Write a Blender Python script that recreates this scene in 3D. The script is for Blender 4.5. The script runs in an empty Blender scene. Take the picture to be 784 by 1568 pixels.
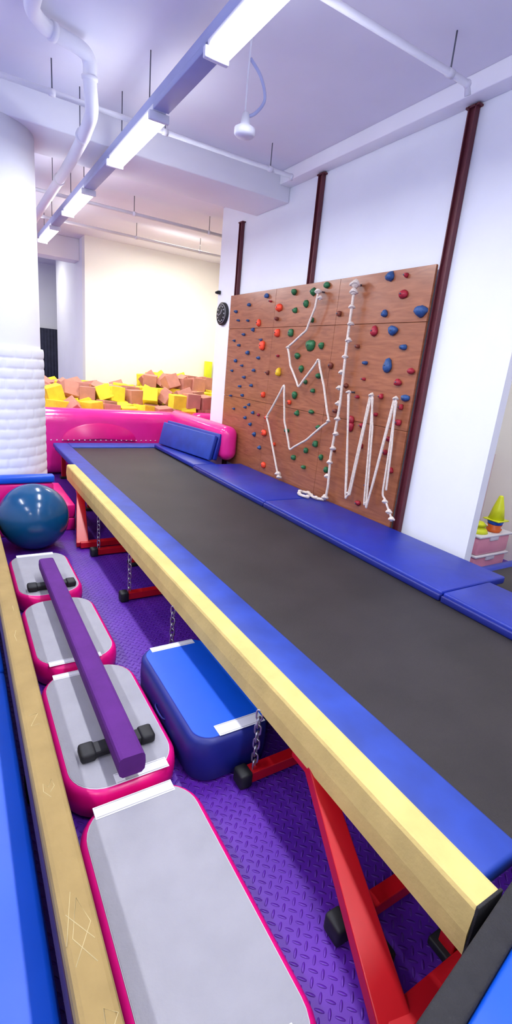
import bpy, bmesh, math, random
from mathutils import Vector, Matrix, Euler
random.seed(7)
sc=bpy.context.scene
sc.view_settings.view_transform='Standard'
sc.view_settings.look='None'
sc.view_settings.exposure=0.0

# ---------------------------------------------------------------- materials
def srgb(r,g,b):
    f=lambda c:(c/255/12.92) if c/255<=0.04045 else ((c/255+0.055)/1.055)**2.4
    return (f(r),f(g),f(b),1)
def mat(name,rgb,rough=0.5,var=0.06,scale=6,bump=0.0,bscale=60,spec=0.5,metal=0,emit=None,estr=0,coat=0):
    m=bpy.data.materials.new(name);m.use_nodes=True
    nt=m.node_tree;N=nt.nodes;L=nt.links
    b=N['Principled BSDF']
    c=srgb(*rgb)
    tc=N.new('ShaderNodeTexCoord');nz=N.new('ShaderNodeTexNoise')
    nz.inputs['Scale'].default_value=scale;nz.inputs['Detail'].default_value=4
    L.new(tc.outputs['Object'],nz.inputs['Vector'])
    r=N.new('ShaderNodeValToRGB')
    r.color_ramp.elements[0].position=0.3;r.color_ramp.elements[1].position=0.7
    r.color_ramp.elements[0].color=tuple(x*(1-var) for x in c[:3])+(1,)
    r.color_ramp.elements[1].color=tuple(min(1,x*(1+var)) for x in c[:3])+(1,)
    L.new(nz.outputs['Fac'],r.inputs['Fac']);L.new(r.outputs['Color'],b.inputs['Base Color'])
    b.inputs['Roughness'].default_value=rough
    b.inputs['Specular IOR Level'].default_value=spec
    b.inputs['Metallic'].default_value=metal
    b.inputs['Coat Weight'].default_value=coat
    if bump:
        n2=N.new('ShaderNodeTexNoise');n2.inputs['Scale'].default_value=bscale
        L.new(tc.outputs['Object'],n2.inputs['Vector'])
        bp=N.new('ShaderNodeBump');bp.inputs['Strength'].default_value=bump;bp.inputs['Distance'].default_value=0.01
        L.new(n2.outputs['Fac'],bp.inputs['Height']);L.new(bp.outputs['Normal'],b.inputs['Normal'])
    if emit:
        b.inputs['Emission Color'].default_value=emit;b.inputs['Emission Strength'].default_value=estr
    return m
WALL=mat('wall_paint',(238,240,246),0.85,0.02,2,0.05,30,0.2)
CREAM=mat('cream_paint',(246,244,237),0.85,0.02,2,0.05,30,0.2)
CEIL=mat('ceiling_paint',(232,231,242),0.9,0.03,1.5,0.06,25,0.15)
BEAMP=mat('beam_paint',(246,246,250),0.9,0.02,1.5,0.06,25,0.15)
PIPE=mat('pipe_paint',(228,227,234),0.5,0.04,8)
DARKMET=mat('dark_metal',(90,92,105),0.5,0.1,10)
MAROON=mat('maroon_steel',(92,32,42),0.5,0.12,12)
BLUE=mat('blue_vinyl',(18,42,150),0.42,0.12,5,0.2,14)
BLUEL=mat('blue_pad_dusty',(30,62,158),0.55,0.18,7,0.15,14)
BLUEB=mat('bright_blue_vinyl',(4,82,205),0.4,0.06,4,0.1,9)
NAVY=mat('navy_vinyl',(20,32,120),0.45,0.1,6)
BLACK=mat('black_rubber',(22,22,26),0.6,0.15,14)
STRAP=mat('black_webbing',(34,33,36),0.8,0.15,30,0.3,200)
TAN=mat('suede_tan',(218,192,120),0.85,0.08,9,0.15,60,0.2)
TANG=mat('suede_tan_worn',(158,134,86),0.85,0.10,9,0.15,60,0.2)
RED=mat('red_steel',(192,12,26),0.35,0.05,6)
CHROME=mat('zinc_chain',(190,190,195),0.28,0.05,20,metal=0.9)
PINK=mat('pink_pvc',(228,14,126),0.3,0.05,5,0.1,8)
PINKI=mat('pink_inflatable',(236,42,146),0.18,0.06,4,0.4,7)
GREY=mat('grey_dropstitch',(156,155,163),0.6,0.05,9,0.12,150,0.3)
WHITE=mat('white_label',(228,228,234),0.6,0.02,8)
PURP=mat('purple_suede',(90,38,118),0.8,0.1,10,0.15,70,0.2)
DPURP=mat('dark_purple_side',(56,26,66),0.7,0.1,8)
BALL=mat('ball_rubber',(12,74,118),0.18,0.05,5)
YFOAM=mat('yellow_foam',(246,226,70),0.9,0.08,12,0.3,60,0.1)
SFOAM=mat('salmon_foam',(200,140,124),0.9,0.08,12,0.3,60,0.1)
ROPE=mat('cotton_rope',(226,212,200),0.85,0.12,60,0.6,160,0.1)
HB=mat('hold_blue',(40,80,135),0.5,0.15,25,0.4,60)
HO=mat('hold_orange',(240,70,35),0.5,0.1,25,0.4,60)
HR=mat('hold_red',(165,30,50),0.5,0.12,25,0.4,60)
HG=mat('hold_green',(35,105,60),0.5,0.15,25,0.4,60)
HY=mat('hold_yellow',(235,190,30),0.5,0.1,25,0.4,60)
HN=mat('hold_brown',(120,55,40),0.5,0.12,25,0.4,60)
TUBE=mat('tube_glow',(255,255,255),0.5,0,5,emit=(0.93,0.96,1,1),estr=23)
LAMPW=mat('lamp_housing',(235,236,245),0.5,0.02)
TRUNK=mat('cable_trunking',(165,172,212),0.5,0.04)
BOXP=mat('pink_plastic',(245,165,185),0.35,0.04)
CONEY=mat('lime_plastic',(225,235,40),0.4,0.04)
ORANGE=mat('orange_plastic',(240,110,30),0.4,0.04)
CURT=mat('dark_curtain',(50,52,72),0.9,0.2,12)
SEAM=mat('seam_dark',(95,50,32),0.8,0.1)
CHALK=mat('chalk_mark',(205,188,140),0.95,0.05,30)
BED=mat('woven_bed',(44,40,41),0.55,0.22,3,0.25,240,0.35)
def plymat():
    m=bpy.data.materials.new('varnished_plywood');m.use_nodes=True
    nt=m.node_tree;N=nt.nodes;L=nt.links;b=N['Principled BSDF']
    tc=N.new('ShaderNodeTexCoord');mp=N.new('ShaderNodeMapping')
    mp.inputs['Scale'].default_value=(1,1.2,9)
    L.new(tc.outputs['Object'],mp.inputs['Vector'])
    nz=N.new('ShaderNodeTexNoise');nz.inputs['Scale'].default_value=3;nz.inputs['Detail'].default_value=8;nz.inputs['Distortion'].default_value=1.2
    L.new(mp.outputs['Vector'],nz.inputs['Vector'])
    r=N.new('ShaderNodeValToRGB')
    r.color_ramp.elements[0].position=0.25;r.color_ramp.elements[1].position=0.8
    r.color_ramp.elements[0].color=srgb(132,76,50);r.color_ramp.elements[1].color=srgb(174,108,74)
    L.new(nz.outputs['Fac'],r.inputs['Fac']);L.new(r.outputs['Color'],b.inputs['Base Color'])
    b.inputs['Roughness'].default_value=0.27
    return m
PLY=plymat()
def treadmat():
    m=bpy.data.materials.new('purple_tread_mat');m.use_nodes=True
    nt=m.node_tree;N=nt.nodes;L=nt.links;b=N['Principled BSDF']
    def M(op,a,c=None,d=None):
        n=N.new('ShaderNodeMath');n.operation=op
        for i,v in enumerate((a,c,d)):
            if v is None: continue
            if isinstance(v,(int,float)): n.inputs[i].default_value=v
            else: L.new(v,n.inputs[i])
        return n.outputs[0]
    tc=N.new('ShaderNodeTexCoord');mp=N.new('ShaderNodeMapping')
    mp.inputs['Rotation'].default_value=(0,0,math.radians(45));mp.inputs['Scale'].default_value=(36,36,36)
    L.new(tc.outputs['Object'],mp.inputs['Vector'])
    s=N.new('ShaderNodeSeparateXYZ');L.new(mp.outputs['Vector'],s.inputs[0])
    x,y=s.outputs[0],s.outputs[1]
    fx=M('SUBTRACT',M('FRACT',x),0.5);fy=M('SUBTRACT',M('FRACT',y),0.5)
    par=M('MODULO',M('ABSOLUTE',M('ADD',M('FLOOR',x),M('FLOOR',y))),2)
    def ell(a,c):
        e=M('ADD',M('POWER',M('ABSOLUTE',M('DIVIDE',a,0.52)),2),M('POWER',M('ABSOLUTE',M('DIVIDE',c,0.16)),2))
        return M('MAXIMUM',M('SUBTRACT',1,e),0)
    h=M('ADD',M('MULTIPLY',ell(fx,fy),par),M('MULTIPLY',ell(fy,fx),M('SUBTRACT',1,par)))
    h=M('POWER',h,0.5)
    s2=N.new('ShaderNodeSeparateXYZ');L.new(tc.outputs['Object'],s2.inputs[0])
    jx=M('ABSOLUTE',M('SUBTRACT',M('FRACT',M('ADD',s2.outputs[0],0.3)),0.5));jy=M('ABSOLUTE',M('SUBTRACT',M('FRACT',s2.outputs[1]),0.5))
    joint=M('LESS_THAN',M('MINIMUM',jx,jy),0.004)
    h=M('SUBTRACT',h,M('MULTIPLY',joint,1.5))
    bp=N.new('ShaderNodeBump');bp.inputs['Strength'].default_value=1.0;bp.inputs['Distance'].default_value=0.005
    L.new(h,bp.inputs['Height']);L.new(bp.outputs['Normal'],b.inputs['Normal'])
    nz=N.new('ShaderNodeTexNoise');nz.inputs['Scale'].default_value=2.5
    L.new(tc.outputs['Object'],nz.inputs['Vector'])
    r=N.new('ShaderNodeValToRGB')
    r.color_ramp.elements[0].position=0.3;r.color_ramp.elements[1].position=0.7
    r.color_ramp.elements[0].color=srgb(76,26,144);r.color_ramp.elements[1].color=srgb(98,38,170)
    L.new(nz.outputs['Fac'],r.inputs['Fac']);L.new(r.outputs['Color'],b.inputs['Base Color'])
    b.inputs['Roughness'].default_value=0.38
    return m
TREAD=treadmat()

# ---------------------------------------------------------------- mesh builder
class MB:
    def __init__(s): s.bm=bmesh.new();s.mats=[]
    def mi(s,m):
        if m not in s.mats:s.mats.append(m)
        return s.mats.index(m)
    def merge(s,t,m,smooth=False):
        i=s.mi(m)
        for f in t.faces:
            f.material_index=i;f.smooth=smooth
        me=bpy.data.meshes.new('t');t.to_mesh(me);t.free();s.bm.from_mesh(me);bpy.data.meshes.remove(me)
    def box(s,lo,hi,m,bev=0.0,rot=None,seg=2,pivot=None):
        t=bmesh.new();bmesh.ops.create_cube(t,size=1)
        c=[(a+b)/2 for a,b in zip(lo,hi)];d=[b-a for a,b in zip(lo,hi)]
        for v in t.verts: v.co=Vector((v.co.x*d[0],v.co.y*d[1],v.co.z*d[2]))
        if bev: bmesh.ops.bevel(t,geom=list(t.edges),offset=bev,segments=seg,profile=0.5,affect='EDGES')
        R=Euler(rot).to_matrix() if rot else Matrix.Identity(3)
        for v in t.verts: v.co=R@v.co+Vector(c)
        s.merge(t,m,bool(bev and seg>1))
    def bar(s,p,q,w,h,m,bev=0.004,up=(0,0,1),w2=None):
        p=Vector(p);q=Vector(q);d=q-p;l=d.length;d.normalize()
        r=d.cross(Vector(up));
        if r.length<1e-4:r=Vector((1,0,0))
        r.normalize();u=r.cross(d)
        t=bmesh.new();bmesh.ops.create_cube(t,size=1)
        for v in t.verts:
            ww=w if (w2 is None or v.co.y<0) else w2
            v.co=Vector((v.co.x*ww,v.co.y*l,v.co.z*h))
        if bev:bmesh.ops.bevel(t,geom=list(t.edges),offset=bev,segments=2,profile=0.5,affect='EDGES')
        R=Matrix((r,d,u)).transposed()
        for v in t.verts:v.co=R@v.co+(p+q)/2
        s.merge(t,m,False)
    def tube(s,pts,r,m,n=10,smoothpath=0,cap=True):
        P=[Vector(p) for p in pts]
        if smoothpath and len(P)>2:
            Q=[]
            for i in range(len(P)-1):
                a=P[max(i-1,0)];b=P[i];c=P[i+1];d=P[min(i+2,len(P)-1)]
                for k in range(smoothpath):
                    t=k/smoothpath
                    Q.append(0.5*((2*b)+(c-a)*t+(2*a-5*b+4*c-d)*t*t+(3*b-a-3*c+d)*t**3))
            Q.append(P[-1]);P=Q
        t=bmesh.new();rings=[];prev=None
        for i,p in enumerate(P):
            d=(P[min(i+1,len(P)-1)]-P[max(i-1,0)]).normalized()
            if prev is None:
                a=d.cross(Vector((0.3,0.2,1)));
                if a.length<1e-3:a=d.cross(Vector((1,0,0)))
            else: a=prev-d*prev.dot(d)
            a.normalize();prev=a;b=d.cross(a)
            rings.append([t.verts.new(p+r*(math.cos(2*math.pi*k/n)*a+math.sin(2*math.pi*k/n)*b)) for k in range(n)])
        for A,B in zip(rings,rings[1:]):
            for k in range(n): t.faces.new((A[k],A[(k+1)%n],B[(k+1)%n],B[k]))
        if cap:
            t.faces.new(rings[0][::-1]);t.faces.new(rings[-1])
        s.merge(t,m,True)
    def lathe(s,c,prof,m,n=32,capt=True):
        t=bmesh.new();rings=[]
        for r,z in prof: rings.append([t.verts.new((c[0]+r*math.cos(2*math.pi*k/n),c[1]+r*math.sin(2*math.pi*k/n),c[2]+z)) for k in range(n)])
        for A,B in zip(rings,rings[1:]):
            for k in range(n): t.faces.new((A[k],A[(k+1)%n],B[(k+1)%n],B[k]))
        if capt:
            t.faces.new(rings[0][::-1]);t.faces.new(rings[-1])
        s.merge(t,m,True)
    def blob(s,c,rad,m,sub=2,jit=0.15,maxx=None):
        t=bmesh.new();bmesh.ops.create_icosphere(t,subdivisions=sub,radius=1)
        ph=[random.uniform(0,6) for _ in range(3)]
        for v in t.verts:
            k=1+jit*(math.sin(3*v.co.x+ph[0])+math.sin(4*v.co.y+ph[1])+math.sin(3.5*v.co.z+ph[2]))/2
            v.co=Vector((v.co.x*rad[0]*k,v.co.y*rad[1]*k,v.co.z*rad[2]*k))+Vector(c)
            if maxx is not None: v.co.x=min(v.co.x,maxx)
        s.merge(t,m,True)
    def rrect(s,x0,x1,y0,y1,rad,layers,cap_m=None,n=8):
        def loop(ins,z):
            r=max(rad-ins,0.004);out=[]
            for cx,cy,a0 in ((x1-rad,y1-rad,0),(x0+rad,y1-rad,90),(x0+rad,y0+rad,180),(x1-rad,y0+rad,270)):
                for k in range(n+1):
                    a=math.radians(a0+90*k/n);out.append((cx+r*math.cos(a),cy+r*math.sin(a),z))
            return out
        for i in range(1,len(layers)):
            t=bmesh.new()
            A=[t.verts.new(p) for p in loop(layers[i-1][0],layers[i-1][1])]
            B=[t.verts.new(p) for p in loop(layers[i][0],layers[i][1])]
            m_=len(A)
            for k in range(m_): t.faces.new((A[k],A[(k+1)%m_],B[(k+1)%m_],B[k]))
            s.merge(t,layers[i][2],True)
        t=bmesh.new();t.faces.new([t.verts.new(p) for p in loop(layers[-1][0],layers[-1][1])])
        s.merge(t,cap_m or layers[-1][2])
        t=bmesh.new();t.faces.new([t.verts.new(p) for p in loop(layers[0][0],layers[0][1])][::-1])
        s.merge(t,layers[1][2])
    def link(s,c,m,rz=0,L_=0.042,W=0.022,r=0.0035):
        pts=[];R=Matrix.Rotation(rz,3,'Z')
        n=16
        for k in range(n+1):
            a=2*math.pi*k/n
            x=W/2*math.cos(a);z=(L_-W)/2*(1 if math.sin(a)>0 else -1)+W/2*math.sin(a) if abs(math.sin(a))>1e-6 else 0
            pts.append(R@Vector((x,0,z))+Vector(c))
        s.tube(pts,r,m,6,0,False)
    def obj(s,name,weld=True):
        if weld: bmesh.ops.remove_doubles(s.bm,verts=s.bm.verts,dist=0.00002)
        bmesh.ops.recalc_face_normals(s.bm,faces=s.bm.faces)
        me=bpy.data.meshes.new(name);s.bm.to_mesh(me);s.bm.free()
        for m in s.mats: me.materials.append(m)
        o=bpy.data.objects.new(name,me);sc.collection.objects.link(o)
        return o
def simple(name,lo,hi,m,bev=0):
    b=MB();b.box(lo,hi,m,bev);return b.obj(name)

H=3.44
# ---------------------------------------------------------------- room shell
simple('floor',(-3.2,-2.7,-0.1),(4.8,13.2,0),TREAD)
simple('ceiling',(-3.2,-2.7,H),(4.8,13.2,H+0.12),CEIL)
simple('wall_left',(-3.2,-2.7,0),(-3.0,13.2,H),WALL)
simple('wall_rear',(-3.0,-2.7,0),(4.8,-2.5,H),WALL)
simple('wall_right',(2.97,1.91,0),(3.04,6.08,H),WALL)
simple('wall_recess',(3.04,2.9,0),(4.6,3.05,H),CREAM)
simple('wall_outer_right',(4.6,-2.5,0),(4.8,9.2,H),CREAM)
simple('wall_back',(2.0,9.2,0),(4.8,9.4,H),CREAM)
simple('wall_pier',(2.0,9.4,0),(2.2,11.9,H),WALL)
simple('wall_far',(-3.0,13.0,0),(4.8,13.2,H),WALL)
simple('baseboard_recess',(3.045,2.88,0),(4.6,2.9,1.0),mat('dado_paint',(226,205,205),0.7,0.03))
simple('ceiling_beam',(-3.0,4.62,3.2),(2.97,5.25,H),BEAMP,0.01)
simple('ceiling_beam',(2.84,-2.5,3.33),(2.97,4.62,H),BEAMP,0.006)
simple('ceiling_beam',(-3.0,9.6,3.1),(2.0,10.0,H),BEAMP,0.01)
b=MB()
for i in range(16):
    x=1.35+i*0.07
    b.tube([(x,12.9,0.01),(x,12.9,2.05)],0.045,CURT,8)
b.obj('dark_curtain')

# column with quilted padding
b=MB()
CX,CY,CR=0.27,5.0,0.42
b.lathe((CX,CY,0),[(CR,0),(CR,1.7),(CR,3.0),(CR,3.2)],WALL,64)
t=bmesh.new();nr=170;nc=320;rings=[]
for i in range(nr+1):
    z=1.585*i/nr;ring=[]
    row=z/0.0834
    for k in range(nc):
        a=2*math.pi*k/nc
        u=k/nc*16+(0.5 if int(row+1e-6)%2 else 0)
        bul=(abs(math.sin(math.pi*row))**0.4)*(0.35+0.65*min(1,abs(math.sin(math.pi*u))*3))
        r=CR+0.018+0.008*bul
        ring.append(t.verts.new((CX+r*math.cos(a),CY+r*math.sin(a),z)))
    rings.append(ring)
for A,B in zip(rings,rings[1:]):
    for k in range(nc): t.faces.new((A[k],A[(k+1)%nc],B[(k+1)%nc],B[k]))
t2=[t.verts.new((CX+(CR-0.01)*math.cos(2*math.pi*k/nc),CY+(CR-0.01)*math.sin(2*math.pi*k/nc),1.59)) for k in range(nc)]
for k in range(nc): t.faces.new((rings[-1][k],rings[-1][(k+1)%nc],t2[(k+1)%nc],t2[k]))
b.merge(t,WALL,True)
b.obj('round_column')

for y in (5.53,4.08,2.525):
    b=MB();zt=3.32 if y<5 else 3.19
    b.box((2.925,y-0.03,0.0),(2.965,y-0.022,zt),MAROON,0)
    b.box((2.925,y+0.022,0.0),(2.965,y+0.03,zt),MAROON,0)
    b.box((2.945,y-0.025,0.0),(2.965,y+0.025,zt),MAROON,0)
    b.box((2.925,y-0.05,zt-0.012),(2.968,y+0.05,zt),MAROON,0)
    b.obj('steel_post')

# ---------------------------------------------------------------- climbing wall
BX=2.918
b=MB()
ys=[2.56,3.57,4.58,5.58];zs=[0.44,1.25,2.03,2.405]
for i in range(3):
    for j in range(3):
        b.box((BX-0.02,ys[i]+0.0015,zs[j]+0.0015),(BX,ys[i+1]-0.0015,zs[j+1]-0.0015),PLY,0.0015,seg=1)
b.box((BX-0.008,2.565,0.445),(BX+0.004,5.575,2.40),SEAM)
cw=b.obj('climbing_wall')
FX=BX-0.02
KH=0.981
holds={
'B':[(4.83,2.36,1),(5.2,2.29,.8),(5.51,2.23,.8),(3.04,2.38,1.5),(2.67,2.11,2.0),(3.03,2.11,1.1),(2.91,1.98,1.4),(2.91,1.72,1.7),(3.17,1.73,.8),(2.78,1.86,1),(5.28,1.97,.7),(5.37,1.85,.7),(5.15,1.77,.9),(5.07,2.02,.7),(5.42,1.67,.7),(4.97,1.58,.7),(5.19,1.49,.8),(5.0,1.41,.7),(5.27,1.38,.6),(2.67,1.49,1.2),(5.02,1.19,.6),(4.91,1.11,.7),(5.08,1.03,.6),(5.19,1.28,.6),(4.88,1.91,.6),(4.84,.87,1),(4.95,.97,.8),(4.7,.74,.8),(5.43,2.13,.6),(5.26,1.62,.6),(4.9,1.72,.7),(5.5,1.9,.5),(5.5,1.55,.5),(5.48,1.25,.5),(5.1,1.15,.5),(5.2,2.12,.5),(5.38,1.1,.5)],
'O':[(4.57,2.23,1.5),(4.96,2.09,1.3),(4.84,1.85,1.5),(4.56,1.98,1.5),(4.72,1.33,1.2),(4.63,.92,1.2),(4.58,.56,1.3),(4.41,.83,.8),(4.62,1.09,.8),(4.2,1.3,.7)],
'R':[(3.12,1.98,1.4),(2.87,2.24,1.3),(2.87,2.37,.6),(2.77,1.6,1),(3.2,1.45,.7),(2.93,1.48,.7),(2.66,1.69,1),(2.7,1.3,.9),(2.7,1.42,.7),(3.24,1.25,1.2),(3.24,1.19,1.2),(3.1,1.22,.9),(2.77,1.16,.9),(2.78,1.05,.7),(2.7,.92,1),(2.93,.74,.8),(3.0,.56,.9),(3.07,1.05,.7),(2.96,1.33,.7),(3.16,1.6,.6),(4.75,2.3,.5),(4.5,1.75,.5),(4.78,1.1,.5)],
'G':[(3.96,1.86,1.9),(3.79,1.86,1),(4.32,2.36,1.2),(4.01,2.34,1.5),(3.81,2.38,1.1),(4.28,2.19,1.1),(4.1,2.24,1.2),(3.98,2.09,.9),(4.31,1.98,1.1),(4.15,1.76,1.1),(4.06,1.64,1.1),(3.77,1.59,.9),(3.97,1.52,.8),(4.12,1.38,1.1),(4.05,1.21,1.1),(3.81,1.25,.9),(3.68,1.12,.9),(3.69,.96,1.1),(3.58,.85,.8),(3.82,.87,.9),(4.19,1.01,.9),(4.02,.76,1),(3.83,.7,.8),(3.48,.75,1),(3.83,1.45,.8)],
'Y':[(4.46,1.59,1.6)],
'N':[(4.59,2.12,.9),(4.68,1.57,.8),(3.59,2.13,.8),(3.37,1.53,.8),(3.46,1.3,.8),(3.29,1.86,.7),(3.61,1.69,.9),(3.41,.95,.7)]}
b=MB();HM={'B':HB,'O':HO,'R':HR,'G':HG,'Y':HY,'N':HN}
for k,l in holds.items():
    for y,z,s_ in l:
        y=y*KH;z=1.6+(z-1.6)*KH
        r=0.027*s_
        dx=0.024+0.010*s_
        b.blob((FX-0.006,y,z),(dx,r*random.uniform(.9,1.25),r*random.uniform(.85,1.15)),HM[k],2,0.22,FX)
        b.tube([(FX-0.004-dx,y,z),(FX-0.010-dx,y,z)],0.006,DARKMET,6)
ho=b.obj('climbing_holds');ho.parent=cw
RX=FX-0.068
KR=RX/2.95
def tr(y,z): return (y*KR,1.6+(z-1.6)*KR)
def ropeobj(paths,r,knots,name):
    b=MB()
    for p in paths: b.tube([(RX,)+tr(q[0],q[1]) for q in p],r,ROPE,10,6)
    for y,z,k in knots:
        y,z=tr(y,z)
        b.blob((RX,y,z),(k,k*1.1,k),ROPE,2,0.2)
        b.tube([(RX+k*math.cos(a)*1.0,y+k*math.sin(a)*1.0,z+k*.25*math.sin(2*a)) for a in [i*math.pi/6 for i in range(13)]],min(r*.9,k*.45),ROPE,8)
    y,z,k=knots[0];y,z=tr(y,z)
    b.tube([(RX,y,z),(FX,y,z)],.008,DARKMET,8)
    return b.obj(name)
def straight(P,n=5):
    out=[]
    for a,c in zip(P,P[1:]):
        for k in range(n):
            t=k/n;out.append((a[0]+(c[0]-a[0])*t,a[1]+(c[1]-a[1])*t))
    out.append(P[-1]);return out
r1=[(3.94,2.33),(3.96,2.2),(4.06,2.0),(4.34,1.84),(4.26,1.66),(4.08,1.47),(3.81,1.73),(3.68,1.5),(3.55,1.2),(3.85,0.97),(4.11,0.83),(4.26,1.1),(4.34,1.46),(4.61,1.1),(4.44,.8),(4.28,0.52)]
ropeobj([straight(r1,4)],0.0105,[(3.94,2.34,.026),(3.9,2.28,.018),(4.28,.53,.026),(4.25,.50,.022),(4.34,1.84,.016),(3.55,1.2,.015),(3.81,1.73,.014),(4.61,1.1,.014)],'climbing_rope')
kn=[(3.44,2.36,.036),(3.44,2.3,.028)]+[(3.44-0.02*math.sin(i),2.18-i*0.135,.021) for i in range(12)]
r2=[(3.44,2.36),(3.44,1.91),(3.42,1.36),(3.45,.88),(3.43,.60),(3.44,.48)]
ropeobj([straight(r2,5)],0.012,kn+[(3.45,.49,.024)],'climbing_rope')
b=MB();pp=[(2.82,3.31,.513),(2.78,3.38,.511),(2.79,3.47,.511),(2.82,3.55,.511),(2.77,3.61,.511),(2.70,3.53,.511),(2.72,3.42,.511)]
b.tube(pp,0.0135,ROPE,10,6)
for p in pp[1:]: b.blob((p[0],p[1],p[2]+.006),(.02,.026,.016),ROPE,2,.2)
b.obj('coiled_rope_tail')
w=[(3.32,1.48),(3.18,.60),(3.14,.62),(3.06,1.46),(3.02,1.44),(2.93,.58),(2.89,.6),(2.79,1.46),(2.76,1.44),(2.74,.72),(2.60,.54)]
w2=[(3.33,1.46),(3.20,.8),(3.17,.56),(3.12,.62),(3.04,1.49),(2.97,1.2),(2.90,.55),(2.86,.8),(2.775,1.48),(2.73,1.1),(2.71,.75)]
ropeobj([straight(w,4),straight(w2,4)],0.0085,[(3.33,1.48,.017),(3.045,1.48,.017),(2.775,1.48,.017),(2.70,.66,.018),(2.64,.59,.02),(2.60,.54,.02)],'climbing_rope')

# wall clock
b=MB()
def disc(b,x,y,z,r,m,th,n=40):
    b.tube([(x,y,z),(x-th,y,z)],r,m,n)
disc(b,2.968,5.88,2.22,.135,BLACK,.035)
disc(b,2.932,5.88,2.22,.115,WHITE,.004)
disc(b,2.9275,5.88,2.22,.112,STRAP,.003)
for i in range(12):
    a=i*math.pi/6
    b.box((2.922,5.88+.09*math.sin(a)-.005,2.22+.09*math.cos(a)-.008),(2.925,5.88+.09*math.sin(a)+.005,2.22+.09*math.cos(a)+.008),WHITE)
b.bar((2.921,5.88,2.22),(2.921,5.84,2.27),.006,.003,WHITE,0);b.bar((2.921,5.88,2.22),(2.921,5.95,2.2),.005,.003,WHITE,0)
b.obj('wall_clock')
b=MB();b.box((2.93,6.0,2.46),(2.968,6.05,2.5),BLACK,.005);b.tube([(2.93,6.02,2.48),(2.9,6.0,2.47)],.014,BLACK,12);b.obj('security_camera')
b=MB();b.box((4.28,9.1,1.3),(4.42,9.19,1.65),CONEY,.01);b.box((4.26,9.12,1.05),(4.44,9.195,1.3),WHITE,.01);b.box((4.3,9.09,1.2),(4.4,9.12,1.28),HG,.004);b.obj('soap_dispenser')

# ---------------------------------------------------------------- tumble track
b=MB()
b.box((1.18,.42,.425),(2.32,6.36,.437),BED,0)
b.box((1.03,.42,.40),(1.205,6.62,.455),BLUEL,.012)
b.box((1.205,6.33,.40),(2.5,6.62,.455),BLUEL,.012)
for y0,y1,x1 in ((.42,1.54,2.70),(1.55,3.45,2.885),(3.46,4.98,2.885)):
    b.box((2.27,y0,.445),(x1,y1,.495),BLUE,.012)
    b.box((2.255,y0,.437),(2.30,y1,.478),NAVY,.008)
b.box((2.27,4.99,.445),(2.56,6.32,.495),BLUE,.012)
for x in (1.10,2.42):
    b.bar((x,.46,.37),(x,6.58,.37),.05,.05,RED)
for y in (.5,2.0,3.55,5.1,6.55):
    b.bar((1.10,y,.36),(2.42,y,.36) if y in(.5,6.55) else (1.13,y,.36),.05,.05,RED)
    for x in (1.14,2.42):
        b.bar((x,y,.02),(x,y,.37),.05,.05,RED,up=(1,0,0));b.box((x-.045,y-.045,0),(x+.045,y+.045,.03),BLACK,.006)
b.box((1.045,.45,.375),(1.06,6.58,.40),NAVY)
b.obj('tumble_track')

b=MB()
b.rrect(2.74,4.35,-1.2,1.86,.3,[(0,.36,BLUE),(0,.40,BLUE),(.01,.41,BLUE),(.07,.415,BLUE),(.075,.40,BLUE)],BED)
for x in (2.86,4.2):
    for y in (-.9,.3,1.5):
        b.tube([(x,y,0),(x,y,.37)],.025,DARKMET,10);b.tube([(x,y,0),(x,y,.03)],.04,BLACK,12)
b.obj('rectangular_trampoline')

# ---------------------------------------------------------------- balance beam
def beamprof(b,x0,x1,z0,z1,y0,y1,m,bul=.012):
    pr=[(x0+.012,z0),(x0,z0+.012),(x0-bul,(z0+z1)/2),(x0-.001,z1-.014),(x0+.004,z1-.004),(x0+.014,z1),(x1-.014,z1),(x1-.004,z1-.004),(x1+.001,z1-.014),(x1+bul,(z0+z1)/2),(x1,z0+.012),(x1-.012,z0)]
    t=bmesh.new()
    A=[t.verts.new((p[0],y0,p[1])) for p in pr];B=[t.verts.new((p[0],y1,p[1])) for p in pr];n=len(pr)
    for k in range(n): t.faces.new((A[k],A[(k+1)%n],B[(k+1)%n],B[k]))
    t.faces.new(A[::-1]);t.faces.new(B)
    b.merge(t,m,False)
b=MB()
beamprof(b,.928,1.017,.315,.485,.375,5.15,TAN,.008)
b.box((.926,.368,.313),(1.019,.376,.486),STRAP,.002)
for yt,yb in ((1.0,.44),(4.7,4.02)):
    b.bar((.965,yt,.33),(.84,yb,.03),.065,.05,RED,w2=.10)
    b.bar((.82,yb,.035),(1.2,yb,.035),.06,.05,RED)
    b.box((.94,yt-.09,.285),(1.0,yt+.09,.316),RED,.004)
    b.box((1.15,yb-.03,0),(1.2,yb+.03,.06),BLACK,.006)
for y,x in ((.69,.865),(1.295,.88),(2.2,.88),(2.98,.89),(3.83,.89)):
    b.bar((x,y,.035),(1.22,y,.035),.05,.05,RED)
    b.box((x-.028,y-.034,0),(x+.028,y+.034,.068),BLACK,.01)
    b.box((1.18,y-.035,0),(1.23,y+.035,.06),BLACK,.006)
    if y>1:
        z=.055;i=0
        while z<.31:
            b.link((.928,y,z+.018),CHROME,0.6+i*math.pi/2,.046,.026,.004);z+=.034;i+=1
b.box((.92,.545,0),(.96,.60,.06),BLACK,.01)
b.obj('balance_beam')

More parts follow.
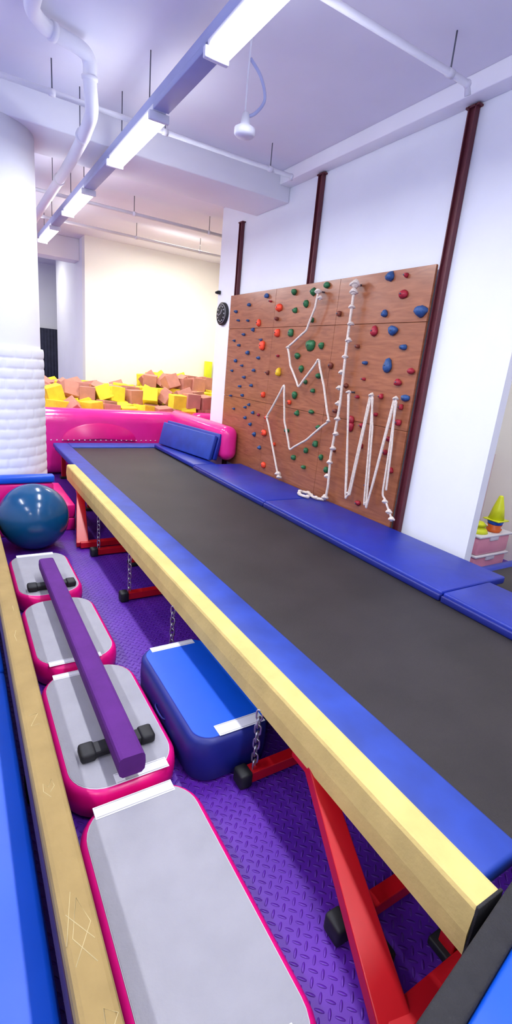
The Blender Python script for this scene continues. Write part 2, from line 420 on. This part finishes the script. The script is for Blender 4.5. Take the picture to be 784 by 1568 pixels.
# floor beam
b=MB()
beamprof(b,.124,.208,.17,.30,-.9,4.3,TANG,.002)
b.box((.128,-.88,.05),(.204,4.28,.171),DPURP,.004)
b.box((.1195,-.9,.13),(.1245,4.3,.245),DPURP,.001,seg=1)
for y in (-.5,1.6,3.8):
    b.box((.122,y-.05,0),(.21,y+.05,.05),BLACK,.006)
def mark(P): b.tube([(x,y,.3001) for x,y in P],.0009,CHALK,5)
mark([(.15,1.66),(.18,1.66),(.15,1.60),(.18,1.60)])
mark([(.165,1.28),(.18,1.30),(.175,1.33),(.163,1.30),(.15,1.32),(.147,1.29),(.165,1.26)])
mark([(.14,.78),(.19,.86),(.17,.93),(.145,.84),(.185,.77)]);mark([(.14,.9),(.19,.82)]);mark([(.13,.83),(.16,.95)])
mark([(.17,.62),(.2,.66),(.175,.68),(.17,.62)]);mark([(.165,2.2),(.16,2.25),(.17,2.3)]);mark([(.18,2.5),(.18,2.56)])
b.obj('floor_balance_beam')

b=MB()
for i in range(3):
    b.box((-1.9,-1.9+i*2.1,0),(.112,.19+i*2.1,.10),BLUEB,.02)
b.obj('landing_mat')

b=MB()
def rb(lo,hi,m,bev=.01):
    t=bmesh.new();bmesh.ops.create_cube(t,size=1)
    c=[(a+d)/2 for a,d in zip(lo,hi)];e=[d-a for a,d in zip(lo,hi)]
    for v in t.verts: v.co=Vector((v.co.x*e[0],v.co.y*e[1],v.co.z*e[2]))
    bmesh.ops.bevel(t,geom=list(t.edges),offset=bev,segments=2,profile=.5,affect='EDGES')
    R=Matrix.Rotation(math.radians(10),3,'Z')
    for v in t.verts: v.co=R@(v.co+Vector(c))+Vector((.62,.293,0))
    b.merge(t,m,True)
rb((-.1,-1.3,0),(.6,-.058,.495),BLUEB,.012)
rb((-.1,-.058,0.0),(.6,0,.50),STRAP,.006)
b.obj('vaulting_block')

# ---------------------------------------------------------------- air blocks
def airmat(name,x0,x1,y0,y1,h,side,top,labels,rad=.15,trim=None):
    b=MB();trim=trim or WHITE
    b.rrect(x0,x1,y0,y1,rad,[(.018,0.0,side),(.004,.015,side),(0,h*.5,side),(.004,h-.018,side),(.014,h-.005,side),(.024,h,side)],side)
    b.rrect(x0,x1,y0,y1,rad,[(.024,h-.002,trim),(.024,h+.0015,trim),(.027,h+.002,trim)],trim)
    b.rrect(x0,x1,y0,y1,rad,[(.0265,h,top),(.0265,h+.0035,top)],top)
    for lx0,lx1,ly0,ly1 in labels:
        b.box((lx0,ly0,h+.003),(lx1,ly1,h+.0055),WHITE,.001,seg=1)
        for yy in (ly0+.006,ly1-.006): b.box((lx0+.004,yy-.001,h+.0055),(lx1-.004,yy+.001,h+.006),GREY)
    b.tube([(x0+.01,(y0+y1)/2-.06,h*.5),(x0-.008,(y0+y1)/2-.04,h*.5),(x0-.008,(y0+y1)/2+.04,h*.5),(x0+.01,(y0+y1)/2+.06,h*.5)],.005,side,6,4)
    b.tube([(x1-.01,y0+(y1-y0)*.3,h*.5),(x1+.006,y0+(y1-y0)*.3,h*.5)],.018,WHITE,14)
    return b.obj(name)
airmat('air_mat',.232,.655,.42,1.345,.12,PINK,GREY,[(.30,.58,1.275,1.325),(.40,.58,.505,.54)])
airmat('air_mat',.232,.665,1.365,2.15,.12,PINK,GREY,[(.40,.60,1.385,1.435),(.30,.5,2.085,2.125)])
airmat('air_mat',.235,.655,2.18,2.93,.12,PINK,GREY,[(.3,.55,2.2,2.24)])
airmat('air_mat',.235,.645,2.97,3.72,.12,PINK,GREY,[(.3,.55,3.65,3.695)])
airmat('air_block',.685,1.055,1.345,2.08,.20,NAVY,BLUEB,[(.80,1.01,1.365,1.425),(.75,.98,2.015,2.055)],.10,BLUE)

b=MB()
beamprof(b,.403,.495,.165,.25,1.365,3.28,PURP,.003)
for y in (1.56,3.08):
    b.bar((.34,y,.145),(.56,y,.145),.06,.03,BLACK,.008)
    for x in (.335,.565):
        b.box((x-.03,y-.038,.1245),(x+.03,y+.038,.165),BLACK,.012)
b.obj('low_practice_beam')

t=bmesh.new();bmesh.ops.create_uvsphere(t,u_segments=64,v_segments=48,radius=.27)
for v in t.verts:
    n_=v.co.normalized();k=1
    rr=math.sqrt(n_.x**2+n_.y**2)
    k+= .0015*math.cos(rr*60) if rr<.9 else 0
    v.co*=k
b=MB()
for v in t.verts: v.co=Euler((1.1,.4,0)).to_matrix()@v.co+Vector((.485,4.15,.272))
b.merge(t,BALL,True);b.obj('exercise_ball')

b=MB()
b.box((.05,4.455,0),(.69,4.54,.235),PINK,.015);b.box((.05,4.455,.237),(.69,4.54,.47),PINK,.015)
b.box((.03,4.45,.475),(.70,4.545,.54),BLUEB,.015)
b.obj('folded_gym_mat')
b=MB();b.box((.72,4.5,0),(.88,5.35,.12),PINK,.015);b.box((.72,4.5,.122),(.88,5.35,.25),PINK,.015);b.obj('pink_gym_mat')

# ---------------------------------------------------------------- inflatable foam pit
b=MB()
b.box((.75,6.72,0),(3.0,7.12,.87),PINKI,.17,seg=8)
b.box((2.67,5.08,.50),(2.893,6.9,.91),PINKI,.105,seg=8)
t=bmesh.new()
n=24;c=t.verts.new((1.65,6.69,.50));arc=[];arc2=[]
for k in range(n+1):
    a=math.pi*k/n
    arc.append(t.verts.new((1.65+.48*math.cos(a),6.70,.47+.22*math.sin(a))));arc2.append(t.verts.new((1.65+.5*math.cos(a),6.73,.47+.24*math.sin(a))))
for k in range(n):
    t.faces.new((c,arc[k],arc[k+1]));t.faces.new((arc[k],arc2[k],arc2[k+1],arc[k+1]))
b.merge(t,PINK,True)
b.box((3.02,6.72,0),(4.55,7.12,.87),PINKI,.17,seg=8)
b.box((.75,7.1,0),(1.0,9.15,.80),PINKI,.12,seg=6)
for k in range(22): b.blob((.95+k*.07,6.69,.478),(.012,.008,.008),WHITE,1,.1)
b.obj('inflatable_pit')
b=MB()
b.box((2.515,5.13,.50),(2.57,6.32,.82),BLUE,.012,rot=(0,math.radians(14),math.radians(10)))
b.box((2.45,5.13,.50),(2.50,6.30,.80),BLUEL,.012,rot=(0,math.radians(14),math.radians(10)))
b.obj('leaning_mat')

b=MB()
def cube(c,s_,m):
    t=bmesh.new();bmesh.ops.create_cube(t,size=s_)
    bmesh.ops.bevel(t,geom=list(t.edges),offset=.005,segments=1,affect='EDGES')
    q=random.random();w=.12 if q<.6 else .7
    R=Euler((random.uniform(-w,w),random.uniform(-w,w),random.uniform(-.5,.5))).to_matrix()
    for v in t.verts: v.co=R@v.co+Vector(c)
    b.merge(t,m,False)
for iz in range(6):
    z=.15+iz*.215
    for ix in range(13):
        for iy in range(7):
            x=1.19+ix*.25+random.uniform(-.05,.05);y=7.29+iy*.27+random.uniform(-.05,.05)
            top=.97+.22*min(1,(y-7.2)/1.0)+.09*math.sin(x*2.1+.6)
            if z>top or x>4.35: continue
            cube((x,y,z+random.uniform(-.03,.03)),.225,YFOAM if random.random()<(.5 if x<2.2 else .6) else SFOAM)
b.obj('foam_cube_pile',weld=False)

# ---------------------------------------------------------------- storage boxes + toys
def sbox(name,z):
    b=MB();x0,x1,y0,y1=3.86,4.32,2.38,2.68
    b.box((x0,y0,z),(x1,y1,z+.165),BOXP,.02);b.box((x0-.015,y0-.015,z+.165),(x1+.015,y1+.015,z+.185),WHITE,.006)
    b.box((x0-.012,y0+.1,z+.13),(x0+.01,y0+.2,z+.17),WHITE,.004);b.box((x0+.15,y0-.012,z+.13),(x0+.27,y0+.01,z+.17),WHITE,.004)
    return b.obj(name)
sbox('storage_box',0);sbox('storage_box',.186)
TX,TY=4.15,2.45
b=MB();b.lathe((TX,TY,.372),[(.055,0),(.07,.03),(.05,.04),(.065,.07)],ORANGE,24);b.lathe((TX,TY,.44),[(.06,0),(.07,.03),(.06,.04)],BLUEB,24)
b.obj('toy_cup_stack')
b=MB();b.box((TX-.08,TY-.08,.4805),(TX+.08,TY+.08,.492),CONEY,.004);b.lathe((TX,TY,.49),[(.07,0),(.05,.1),(.02,.21),(.014,.22)],CONEY,28);b.obj('sports_cone')
b=MB();b.lathe((3.97,2.5,.372),[(.10,0),(.085,.03),(.05,.06),(.03,.065)],CONEY,24);b.lathe((3.97,2.5,.437),[(.08,0),(.045,.03)],CONEY,24);b.obj('marker_dome')

# ---------------------------------------------------------------- ceiling services
LX,LZ=1.195,3.05
def lamp(x,y0,y1,light=True):
    b=MB()
    b.box((x-.045,y0,LZ+.0),(x+.045,y1,LZ+.035),LAMPW,.008)
    for dx in (-.04,.04): b.tube([(x+dx,y0+.03,LZ-.025),(x+dx,y1-.03,LZ-.025)],.018,TUBE,12)
    for yy in (y0,y1-.03): b.box((x-.065,yy,LZ-.048),(x+.065,yy+.03,LZ+.0),LAMPW,.005)
    for yy in (y0+.2,y1-.2): b.tube([(x,yy,LZ+.03),(x,yy,H)],.004,DARKMET,6)
    b.obj('fluorescent_lamp')
    if light:
        la=bpy.data.lights.new('lamp_light','AREA');la.shape='RECTANGLE';la.size=.12;la.size_y=y1-y0-.05;la.energy=POW;la.color=(.94,.97,1)
        o=bpy.data.objects.new('lamp_light',la);o.location=((x,(y0+y1)/2,LZ-.06));sc.collection.objects.link(o)
POW=25
for y in (-1.7,-.05,1.63,3.42,5.3,7.1): lamp(LX,y,y+1.02)
for y in (-1.7,.9,3.1,6.6,9.0): lamp(-1.3,y,y+1.2)  # unseen second lamp row, added off camera for general ambient light
b=MB()
b.box((LX-.035,-1.7,LZ+.037),(LX+.035,8.3,LZ+.10),TRUNK,.004)
for (a,c) in ((.99,1.61),(2.67,3.40),(4.46,5.28),(6.34,7.08)):
    b.box((LX-.05,a,LZ-.005),(LX+.05,c,LZ+.03),TRUNK,.004)
b.tube([(LX+.05,2.7,LZ+.04),(LX+.06,2.9,LZ+.02),(LX+.05,3.1,LZ+.045),(LX+.06,3.4,LZ+.02)],.006,WHITE,6,6)
b.obj('cable_trunking')
def pipe(name,pts,r,hang=()):
    b=MB();b.tube(pts,r,PIPE,14)
    for p in pts[1:-1] if len(pts)>2 else pts: b.blob(p,(r*1.25,)*3,PIPE,2,0)
    for h in hang:
        b.tube([h,(h[0],h[1],H)],.0045,DARKMET,6);b.tube([(h[0]-.02,h[1],h[2]),(h[0]+.02,h[1],h[2])],r*1.25,PIPE,12)
    return b.obj(name)
pipe('sprinkler_pipe',[(-2.9,2.31,3.25),(2.60,2.31,3.25),(2.62,2.31,3.2)],.018,[(2.45,2.31,3.25),(.3,2.31,3.25)])
pipe('sprinkler_pipe',[(-2.9,4.16,3.25),(2.67,4.16,3.25),(2.67,4.16,3.22)],.018,[(2.45,4.16,3.25),(.7,4.16,3.25),(1.5,4.16,3.25)])
pipe('sprinkler_pipe',[(-2.9,6.53,3.25),(4.0,6.53,3.25)],.02,[(2.0,6.53,3.25),(3.0,6.53,3.25)])
pipe('sprinkler_pipe',[(-2.9,7.7,3.25),(4.5,7.7,3.25)],.02,[(2.4,7.7,3.25),(3.4,7.7,3.25)])
b=MB()
b.tube([(.50,3.3,3.36),(.50,3.52,3.36),(.55,3.64,3.37),(.62,3.70,3.37),(.80,3.76,3.37),(.862,3.80,3.34),(.87,3.82,3.24),(.89,3.86,3.12),(.90,4.0,3.08),(.93,4.6,3.07),(.95,6.0,3.07),(.97,8.5,3.07)],.042,BEAMP,18,6)
for y in (4.4,5.6,7.0): b.tube([(.93,y,3.1),(.93,y,H if y<4.6 or y>5.3 else 3.2)],.004,DARKMET,6)
for p,q in (((.62,3.70,3.37),(.65,3.71,3.37)),((.868,3.815,3.27),(.869,3.818,3.25)),((.91,4.2,3.078),(.912,4.24,3.078)),((.94,5.3,3.07),(.94,5.34,3.07))):
    b.tube([p,q],.05,BEAMP,18)
b.obj('drain_pipe')
b=MB()
b.tube([(1.57,2.99,H),(1.56,2.99,3.2),(1.56,2.99,3.02)],.006,PIPE,8,5)
b.tube([(1.57,2.99,3.28),(1.63,2.96,3.2),(1.66,2.95,3.1),(1.62,2.97,3.03),(1.57,2.99,3.0)],.009,TRUNK,8,6)
b.lathe((1.565,2.99,2.90),[(.05,0),(.062,.012),(.062,.04),(.03,.06),(.018,.12)],LAMPW,28)
b.obj('pendant_sensor')
b=MB();b.lathe((1.05,2.75,H-.07),[(.03,0),(.04,.02),(.04,.07)],LAMPW,24);b.obj('smoke_detector')

for x,y,e in ((3.2,7.9,58),(1.0,11.3,30)):
    la=bpy.data.lights.new('warm_light','AREA');la.shape='RECTANGLE';la.size=.9;la.size_y=.15;la.energy=e;la.color=(1,.975,.87)
    o=bpy.data.objects.new('warm_light',la);o.location=(x,y,3.38);sc.collection.objects.link(o)
la=bpy.data.lights.new('recess_light','AREA');la.size=.5;la.energy=20;la.color=(1,.93,.87)
o=bpy.data.objects.new('recess_light',la);o.location=(3.9,1.6,3.3);sc.collection.objects.link(o)

w=bpy.data.worlds.new('World');sc.world=w;w.use_nodes=True
w.node_tree.nodes['Background'].inputs[0].default_value=(.8,.85,1,1);w.node_tree.nodes['Background'].inputs[1].default_value=.3

# ---------------------------------------------------------------- camera
psi=math.radians(32.4);th=math.radians(16.4);ro=math.radians(5.5)
F=Vector((math.sin(psi)*math.cos(th),math.cos(psi)*math.cos(th),-math.sin(th)))
R0=Vector((math.cos(psi),-math.sin(psi),0));U0=R0.cross(F)
cx=math.cos(ro)*R0+math.sin(ro)*U0;cy=-math.sin(ro)*R0+math.cos(ro)*U0
Mx=Matrix((cx,cy,-F)).transposed().to_4x4();Mx.translation=Vector((0,0,1.6))
cd=bpy.data.cameras.new('camera');cam=bpy.data.objects.new('camera',cd);sc.collection.objects.link(cam)
cam.matrix_world=Mx;cd.sensor_fit='HORIZONTAL';cd.sensor_width=36;cd.lens=36*742/784;cd.clip_start=.02
sc.camera=cam
